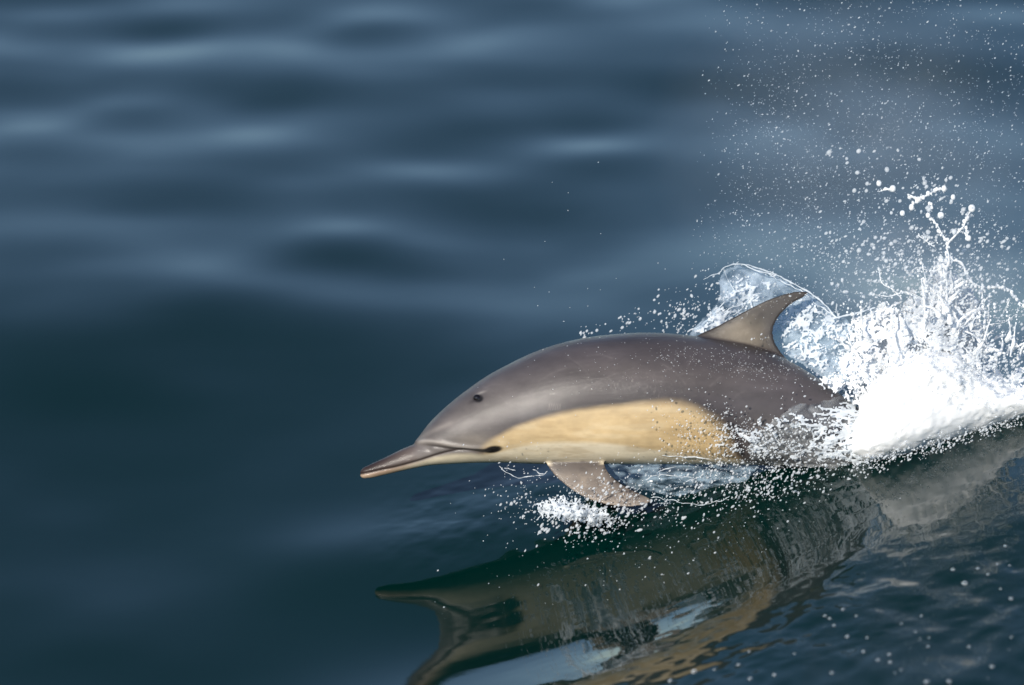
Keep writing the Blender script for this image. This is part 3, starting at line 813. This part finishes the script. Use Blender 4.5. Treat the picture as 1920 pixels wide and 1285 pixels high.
# --- clear film of water curling round behind the dorsal fin
FILMP = [(1285, 632), (1308, 612), (1335, 582), (1352, 552), (1350, 528), (1362, 505), (1378, 498), (1410, 505), (1450, 518), (1490, 536), (1530, 562), (1566, 592), (1590, 600), (1600, 660), (1590, 720), (1540, 705), (1500, 680), (1440, 650), (1360, 636)]
def film_mask(x, y):
    return np.clip(poly_sd(FILMP, x, y) / 10 + .5 * fbm(x / 14, y / 14, 2.2, 3), -1, 1)
film_d = lambda x, y: .10 + .06 * np.sin((x - 1300) / 90) + .05 * fbm(x / 45, y / 45, 6.1, 4) + .0010 * (y - 560) * -.6
v_, f_ = sheet_mesh((1270, 480, 1620, 730), film_mask, film_d, .0035, 2.0)
put('splash_film', mesh_from('splash_film', v_, f_), FILM, label='clear bluish film of water curling behind the dorsal fin', cat='splash', kind='stuff')
parts = [strand([(1318, 522), (1334, 516), (1352, 510), (1362, 501), (1378, 497), (1402, 499), (1424, 507), (1452, 517)], .6, 1.1, .12, .12, 6, 41),
         strand([(1400, 497), (1440, 510), (1480, 528), (1515, 548), (1545, 570), (1572, 596)], .8, 1.8, .13, .06, 5, 42),
         strand([(1440, 512), (1480, 534), (1512, 556), (1540, 578), (1562, 592)], .6, 1.1, .11, .06, 7, 43),
         strand([(1355, 505), (1366, 526), (1376, 545)], .7, .6, .12, .12, 3, 44),
         strand([(1288, 626), (1312, 610), (1336, 590), (1356, 568), (1382, 548), (1402, 538)], 1.6, 1.2, .11, .12, 6, 45),
         strand([(1300, 622), (1330, 606), (1356, 588), (1390, 570)], 1.1, .8, .10, .11, 6, 46),
         strand([(1345, 612), (1375, 590), (1400, 566), (1430, 548)], .8, .6, .11, .12, 6, 47),
         strand([(1560, 598), (1600, 588), (1640, 578)], 1.6, 1.2, .06, .02, 3, 48)]
for i in range(14):
    x0, y0 = 1462 + 120 * rng.random(), 565 + 110 * rng.random(); a = rng.random() * 6.28; L = 10 + 26 * rng.random()
    cv = rng.normal() * .6
    parts.append(strand([(x0 + L * t * math.cos(a + cv * t), y0 + L * t * math.sin(a + cv * t)) for t in (0, .33, .66, 1)], 1.0, .9, .07 + .05 * rng.random(), None, 3, 60 + i))
def film_lace(x, y):
    base = lace_mask([(1455, 560), (1520, 560), (1575, 590), (1620, 610), (1610, 720), (1560, 720), (1500, 685), (1462, 655)], 30, .11, 201, warp=30, soft=22)(x, y)
    return base
parts.append(sheet_mesh((1440, 545, 1630, 730), film_lace, lambda x, y: film_d(x, y) - .02, .004))
parts.append(sheet_mesh((1280, 500, 1470, 640), lace_mask([(1290, 632), (1345, 575), (1372, 512), (1455, 530), (1400, 585), (1350, 622)], 20, .26, 231, (1.8, .8), -.75, warp=10, soft=20),
                        lambda x, y: film_d(x, y) - .015, .0035))
v_, f_ = join_parts(parts)
put('splash_rim', mesh_from('splash_rim', v_, f_), THIN, label='bright rim and threads on the water film behind the fin', cat='splash', kind='stuff')

# --- water streaming over the flank into the foam
FLANK = [(1335, 800), (1380, 792), (1430, 770), (1480, 752), (1540, 748), (1600, 740), (1650, 760), (1660, 860), (1600, 880), (1540, 884), (1480, 880), (1420, 876), (1360, 868), (1310, 858)]
flank_d = lambda x, y: body_front(x, np.clip(y, 0, 871)) - .022 + .014 * fbm(x / 26, y / 14, 5.5, 3)
parts = []
for i, (cell, fill, an) in enumerate([(24, .20, .16), (17, .15, .06)]):
    def mk(x, y, cell=cell, fill=fill, an=an, i=i):
        g = .15 + 1.5 * smooth(1500, 1660, x)
        return lace_mask(FLANK, cell, fill, 301 + 11 * i, (2.6, .62), an, warp=12, soft=34)(x, y) + (g - 1) * .12
    parts.append(sheet_mesh((1300, 735, 1670, 890), mk, lambda x, y, i=i: flank_d(x, y) - .010 * i, .0040))
parts.append(strand([(1215, 846), (1240, 853), (1270, 858), (1300, 858), (1330, 861)], .7, 1.2, -.10, -.10, 4, 90))
parts += [strand([(1395, 700 + 9 * j), (1440, 717 + 8 * j), (1490, 735 + 5 * j), (1560, 744 + 2 * j)], .5, 1.1, float(body_front(np.array([1395.]), np.array([700. + 9 * j]))[0]) - .004,
                 float(body_front(np.array([1560.]), np.array([760.]))[0]) - .004, 5, 95 + j) for j in range(0)]
v_, f_ = join_parts(parts)
put('flank_splash', mesh_from('flank_splash', v_, f_), THIN, label='white streaks of water running over the rear flank into the foam', cat='splash', kind='stuff')
v_, f_ = sheet_mesh((1370, 735, 1680, 890), lambda x, y: np.clip(poly_sd([(1400, 842), (1440, 800), (1480, 766), (1540, 752), (1600, 742), (1660, 770), (1665, 862), (1600, 876), (1500, 876), (1420, 868)], x, y) / 12 + .6 * fbm(x / 16, y / 10, 1.2, 3), -1, 1),
                    lambda x, y: flank_d(x, y) + .008, .003, 2.0)
put('flank_film', mesh_from('flank_film', v_, f_), FLOW, label='thin milky sheet of water streaming over the rear flank', cat='splash', kind='stuff')

# --- small splash at the flipper
FS = [(998, 945), (1030, 928), (1060, 926), (1100, 940), (1150, 958), (1172, 972), (1150, 990), (1110, 985), (1060, 982), (1015, 972)]
fl_d = lambda x, y: -.24 + .06 * fbm(x / 30, y / 30, 3.1, 3)
parts = [sheet_mesh((985, 905, 1190, 1010), lace_mask(FS, 15, .26, 401, warp=18, soft=22), fl_d, .0050, 1.2),
         sheet_mesh((985, 905, 1190, 1010), lace_mask(FS, 11, .22, 421, warp=18, soft=26), lambda x, y: fl_d(x, y) - .05, .0040, 1.2)]
SM = [[(938, 876), (950, 884), (964, 893), (982, 897), (1000, 894)], [(948, 877), (958, 880), (968, 883)], [(1000, 880), (1012, 886), (1022, 890)], [(1004, 894), (1018, 889), (1026, 882)],
      [(1015, 940), (1002, 946), (998, 952)], [(1022, 960), (1010, 968), (1006, 975)], [(1040, 972), (1030, 980)], 
      [(1210, 900), (1240, 890), (1270, 891), (1300, 897)], [(1285, 905), (1300, 900), (1320, 890)],
      [(1222, 934), (1260, 936), (1290, 943), (1325, 945), (1350, 938), (1372, 930)], [(1236, 888), (1250, 880), (1266, 876)]]
parts += [strand(p, .6, .8, -.16, -.16, 6, 120 + i) for i, p in enumerate(SM)]
v_, f_ = join_parts(parts)
put('flipper_splash', mesh_from('flipper_splash', v_, f_), THIN, label='small white splash broken up by the flipper below the belly', cat='splash', kind='stuff')
v_, f_ = sheet_mesh((1125, 868, 1440, 945), lambda x, y: np.clip(poly_sd([(1135, 872), (1250, 870), (1420, 872), (1400, 900), (1330, 925), (1250, 928), (1180, 915)], x, y) / 10 + .7 * fbm(x / 20, y / 12, 8.2, 3), -1, 1),
                    lambda x, y: -.02 + .05 * fbm(x / 40, y / 30, 2.9, 3), .003, 2.0)
put('belly_film', mesh_from('belly_film', v_, f_), BELLY, label='clear film of water trailing from the belly behind the flipper', cat='splash', kind='stuff')

# ------------------------------------------------------------------ spray drops
DP, DR, DL = [], [], []
def spray(n, fn, size, depth, tag):
    x, y = fn(n); n = len(x)
    r = size[0] * (size[1] / size[0]) ** (rng.random(n) ** size[2])
    d = depth(x, y) if callable(depth) else rng.normal(depth[0], depth[1], n)
    DP.append(np.c_[x, y, d]); DR.append(r); DL.append(np.full(n, tag))
def gauss(cx, cy, sx, sy, rot=0.0):
    def f(n):
        a, b = rng.normal(0, sx, n), rng.normal(0, sy, n)
        return cx + a * math.cos(rot) - b * math.sin(rot), cy + a * math.sin(rot) + b * math.cos(rot)
    return f
def box(x0, y0, x1, y1): return lambda n: (x0 + (x1 - x0) * rng.random(n), y0 + (y1 - y0) * rng.random(n))
def clumped(fn, k=6, spread=16):
    def f(n):
        x, y = fn(max(1, n // k)); x = np.repeat(x, k); y = np.repeat(y, k)
        return x + rng.normal(0, spread, len(x)), y + rng.normal(0, spread, len(y))
    return f
def high(n):
    x, y = box(1290, -20, 1940, 600)(n * 3)
    left = 1385 - .06 * (y - 20)
    d = smooth(-90, 40, x - left) * (.45 + .55 * np.exp(-((x - 1590 - .15 * (300 - y)) / 190) ** 2)) * (.55 + .45 * smooth(0, 420, y)) * (.6 + .8 * np.clip(fbm(x / 80, y / 80, 4.4, 3) + .35, 0, 1))
    k = rng.random(len(x)) < d * .62
    return x[k], y[k]
spray(6000, high, (.40, 1.55, 3.4), (.0, .22), 0)
spray(420, clumped(gauss(1715, 440, 80, 70), 4, 22), (1.0, 4.8, 2.2), (.03, .08), 1)
spray(1050, clumped(gauss(1720, 530, 100, 65), 7, 17), (.7, 3.4, 2.2), (.05, .10), 2)
spray(700, clumped(gauss(1850, 600, 50, 60), 5, 16), (.7, 3.2, 2.0), (.12, .10), 2)
spray(1000, clumped(gauss(1690, 640, 95, 45), 6, 14), (.7, 3.0, 1.8), (-.05, .07), 2)
spray(1300, clumped(gauss(1760, 690, 110, 26), 6, 12), (.7, 3.0, 1.8), (-.12, .06), 2)
def fringe(n):
    x = 1600 + 320 * rng.random(n); return x, 866 - (x - 1626) * .268 + rng.normal(2, 7, n)
spray(700, clumped(fringe, 4, 7), (.6, 2.6, 2.0), lambda x, y: right_d(x, y) - .17 + rng.normal(0, .03, len(x)), 2)
spray(260, clumped(gauss(1262, 588, 60, 30, -.25), 6, 13), (.7, 3.0, 1.8), (.06, .06), 3)
spray(120, gauss(1500, 560, 120, 60), (.6, 2.0, 2), (.26, .05), 3)
spray(20, gauss(1060, 520, 110, 120), (.6, 1.5, 1.6), (.05, .1), 4)
spray(10, gauss(1100, 630, 6, 5), (1.2, 3.2, 1.2), (.0, .01), 4)
spray(1150, clumped(gauss(1450, 836, 90, 26, .05), 6, 14), (.5, 2.5, 2.2), lambda x, y: flank_d(x, np.clip(y, 0, 869)) - .03 * rng.random(len(x)), 5)
spray(300, clumped(gauss(1340, 820, 45, 26), 5, 14), (.6, 2.4, 2.0), lambda x, y: flank_d(x, np.clip(y, 0, 869)) - .02 * rng.random(len(x)), 5)
spray(900, clumped(gauss(1420, 905, 150, 24, -.05), 5, 14), (.6, 2.6, 2.0), (-.20, .05), 6)
spray(520, clumped(gauss(1090, 965, 60, 28), 5, 12), (.6, 3.2, 1.8), (-.24, .05), 6)
spray(160, gauss(985, 925, 50, 45), (.6, 1.6, 1.6), (-.2, .06), 6)
spray(420, clumped(gauss(1250, 940, 100, 28), 5, 14), (.7, 2.8, 2.0), (-.22, .05), 6)
spray(300, gauss(1300, 1060, 170, 60, -.2), (.6, 2.0, 2.2), (-.42, .08), 7)
P_, R_, T_ = np.concatenate(DP), np.concatenate(DR), np.concatenate(DL)
W_ = V(P_[:, 0], P_[:, 1], P_[:, 2])
zsea = sea_height(W_[:, 0], W_[:, 1])
keep = W_[:, 2] > zsea + .006
P_, R_, T_, W_ = P_[keep], R_[keep], T_[keep], W_[keep]
ax_ = np.array([1.0, 0, 0])[None] * rng.normal(.75, .35, len(R_))[:, None] + UP[None] * rng.normal(.75, .35, len(R_))[:, None] + FWD[None] * rng.normal(0, .3, len(R_))[:, None]
st_ = 1.2 + 1.0 * rng.random(len(R_)) ** 1.3
st_ = np.where(R_ > 3, 1.05 + .3 * rng.random(len(R_)), st_)
order = np.argsort(-R_)
inframe = order[(P_[order, 0] > 20) & (P_[order, 0] < 1905) & (P_[order, 1] > 5) & (P_[order, 1] < 1275)]
big = inframe[:290]; rest = np.setdiff1d(np.arange(len(R_)), big)
v_, f_ = drops_mesh(W_[rest], R_[rest] * M, ax_[rest], st_[rest], ICO1)
put('spray', mesh_from('spray', v_, f_), DROP, label='fine white spray of countless drops around the dolphin', cat='spray', kind='stuff')
drop_me = mesh_from('water_drop', ICO2[0], ICO2[1]); drop_me.materials.append(DROP)
KIND = {0: ('white water drop flung high in the air above the splash', 'drops high above the splash'),
        1: ('large white water drop flying just above the branching threads', 'drops flying above the threads'),
        2: ('white water drop flying in and around the lacy splash crown', 'drops around the splash crown'),
        3: ('white water drop in the air beside the dorsal fin', 'drops beside the dorsal fin'),
        4: ('white water drop in the air just above the back', 'drops above the back'),
        5: ('white water drop clinging in front of the wet rear flank', 'drops in front of the flank'),
        6: ('white water drop flying below the belly and the flipper', 'drops below the belly'),
        7: ('white water drop over the dark reflection on the water', 'drops over the reflection')}
for i in big:
    o = put('water_drop', drop_me, DROP, label=KIND[int(T_[i])][0], cat='water drop', group=KIND[int(T_[i])][1])
    o.location = W_[i]
    q = Vector(ax_[i]).to_track_quat('Z', 'Y'); o.rotation_mode = 'QUATERNION'; o.rotation_quaternion = q
    r = R_[i] * M; o.scale = (r * (.9 + .2 * rng.random()), r, r * st_[i])

# mist: drops far too small to tell apart, a thin cloud of air-borne water
def mat_mist(name, dens):
    m = bpy.data.materials.new(name); m.use_nodes = True; nt = m.node_tree; nt.nodes.clear()
    out = node(nt, 'ShaderNodeOutputMaterial'); pv = node(nt, 'ShaderNodeVolumePrincipled')
    pv.inputs['Color'].default_value = (.80, .90, 1.0, 1); pv.inputs['Anisotropy'].default_value = -.1
    tc = node(nt, 'ShaderNodeTexCoord'); gr = node(nt, 'ShaderNodeTexGradient', gradient_type='SPHERICAL')
    nt.links.new(tc.outputs['Object'], gr.inputs['Vector'])
    nz = node(nt, 'ShaderNodeTexNoise'); nz.inputs['Scale'].default_value = 2.6; nz.inputs['Detail'].default_value = 4
    nt.links.new(tc.outputs['Object'], nz.inputs['Vector'])
    mr = node(nt, 'ShaderNodeMapRange'); mr.inputs['From Min'].default_value = .2; mr.inputs['From Max'].default_value = .75; mr.inputs['To Max'].default_value = dens * 2
    nt.links.new(nz.outputs['Fac'], mr.inputs['Value'])
    mu = node(nt, 'ShaderNodeMath', operation='MULTIPLY'); nt.links.new(gr.outputs['Fac'], mu.inputs[0]); nt.links.new(mr.outputs[0], mu.inputs[1])
    nt.links.new(mu.outputs[0], pv.inputs['Density']); nt.links.new(pv.outputs[0], out.inputs['Volume'])
    return m
def mist(px, py, d, rx, ry, rz, dens, tilt, label):
    b = bmesh.new(); bmesh.ops.create_icosphere(b, subdivisions=3, radius=1)
    me = bpy.data.meshes.new('spray_mist'); b.to_mesh(me); b.free()
    o = put('spray_mist', me, mat_mist('spray_mist', dens), label=label, cat='mist', kind='stuff')
    o.location = V(px, py, d); o.scale = (rx * M, rz, ry * M); o.rotation_euler = (-PITCH, tilt, 0)
mist(1610, 290, .15, 420, 360, .40, .36, .3, 'thin pale mist hanging high above the splash')
mist(1735, 560, .10, 230, 170, .30, 1.2, 0, 'denser pale mist round the splash crown')
sc.cycles.volume_step_rate = 3.0
sc.cycles.volume_max_steps = 64

# beads of water lying on the wet back
sel = np.flatnonzero((bs < 0) & (no[:, 1] < -.15))
w_ = np.exp(-((bx[sel] - 1420) / 75) ** 2 - ((by[sel] - 690 - .1 * (bx[sel] - 1420)) / 26) ** 2) + .7 * np.exp(-((bx[sel] - 1290) / 60) ** 2 - ((by[sel] - 672) / 22) ** 2) \
    + .5 * np.exp(-((bx[sel] - 1130) / 70) ** 2 - ((by[sel] - 925) / 26) ** 2) + .12 * np.exp(-((bx[sel] - 1200) / 140) ** 2 - ((by[sel] - 700) / 60) ** 2)
pick = rng.choice(sel, 620, False, w_ / w_.sum())
v_, f_ = drops_mesh(wpos[pick] - FWD[None] * .0006, (.35 + .75 * rng.random(620) ** 2.2) * M, np.tile(np.array([[1., 0, -.25]]), (620, 1)), 1 + .9 * rng.random(620), ICO1)
beads = put('water_beads', mesh_from('water_beads', v_ - ROOT, f_), DROP, dolphin, label='tiny beads of water on the wet skin', kind='stuff')

# ------------------------------------------------------------------ bubbles on the foreground water
def on_sea(px, py):
    v = FWD * FOCUS + RIGHT * (px - 960) * M + UP * (642.5 - py) * M; z = .1
    for _ in range(12):
        p = EYE + v * ((z - EYE[2]) / v[2]); z = sea_z(p[0], p[1])
    return p
def dome(seed):
    g = np.random.default_rng(seed)
    b = bmesh.new(); bmesh.ops.create_uvsphere(b, u_segments=18, v_segments=10, radius=1)
    bmesh.ops.delete(b, geom=[v for v in b.verts if v.co.z < -.05], context='VERTS')
    for v in b.verts: v.co.z *= .72
    for f in b.faces: f.smooth = True
    nf = len(b.faces)
    N, K = 28, 6
    ring = []
    for i in range(N):
        a = 2 * math.pi * i / N; rr = .13 * g.random() ** 1.5 + .02
        ring.append([b.verts.new(((1.0 + rr * math.cos(2 * math.pi * k / K)) * math.cos(a), (1.0 + rr * math.cos(2 * math.pi * k / K)) * math.sin(a), .02 + rr * math.sin(2 * math.pi * k / K))) for k in range(K)])
    for i in range(N):
        for k in range(K):
            f = b.faces.new((ring[i][k], ring[(i + 1) % N][k], ring[(i + 1) % N][(k + 1) % K], ring[i][(k + 1) % K])); f.material_index = 1; f.smooth = True
    me = bpy.data.meshes.new('bubble'); b.to_mesh(me); b.free()
    me.materials.append(BUBBLE); me.materials.append(LACE)
    return me
DOMES = [dome(s) for s in range(4)]
BUB = [(1809, 1094, 11), (1853, 1077, 6), (1896, 1123, 8), (1787, 1068, 7), (1834, 1066, 6), (1893, 1061, 5), (1581, 1143, 7), (1547, 1155, 6), (1556, 1160, 6), (1564, 1173, 6), (1606, 1155, 5), (1728, 1155, 5),
       (1589, 1194, 8), (1626, 1196, 5), (1668, 1228, 7), (1647, 1238, 7), (1669, 1242, 6), (1619, 1222, 6), (1740, 1213, 5), (1817, 1213, 6), (1302, 1260, 11), (1385, 1247, 7), (1407, 1273, 8), (1738, 1279, 10),
       (1779, 1278, 8), (1452, 1266, 7), (1257, 1277, 9), (1340, 1256, 5), (1690, 1256, 5), (1860, 1250, 8), (1560, 1262, 7), (1490, 1226, 5), (1405, 1222, 5), (1716, 1185, 4), (1885, 1024, 6), (1870, 1058, 5), (1690, 1170, 4)]
for i in range(22):
    x, y = 1330 + 580 * rng.random(), 1075 + 205 * rng.random()
    if y > 1265 - .36 * (x - 1330): BUB.append((x, y, 2.2 + 2.6 * rng.random()))
for i, (x, y, r) in enumerate(BUB):
    p = on_sea(x, y)
    o = put('bubble', DOMES[i % 4], None, cat='bubble',
            label='large bubble floating on the rippled foreground water' if r >= 7 else 'small bubble floating on the rippled foreground water',
            group='large bubbles on the foreground water' if r >= 7 else 'small bubbles on the foreground water')
    o.location = p; r *= M * .46
    o.scale = (r, r * (.85 + .3 * rng.random()), r * (.8 + .4 * rng.random())); o.rotation_euler = (0, 0, rng.random() * 6.28)
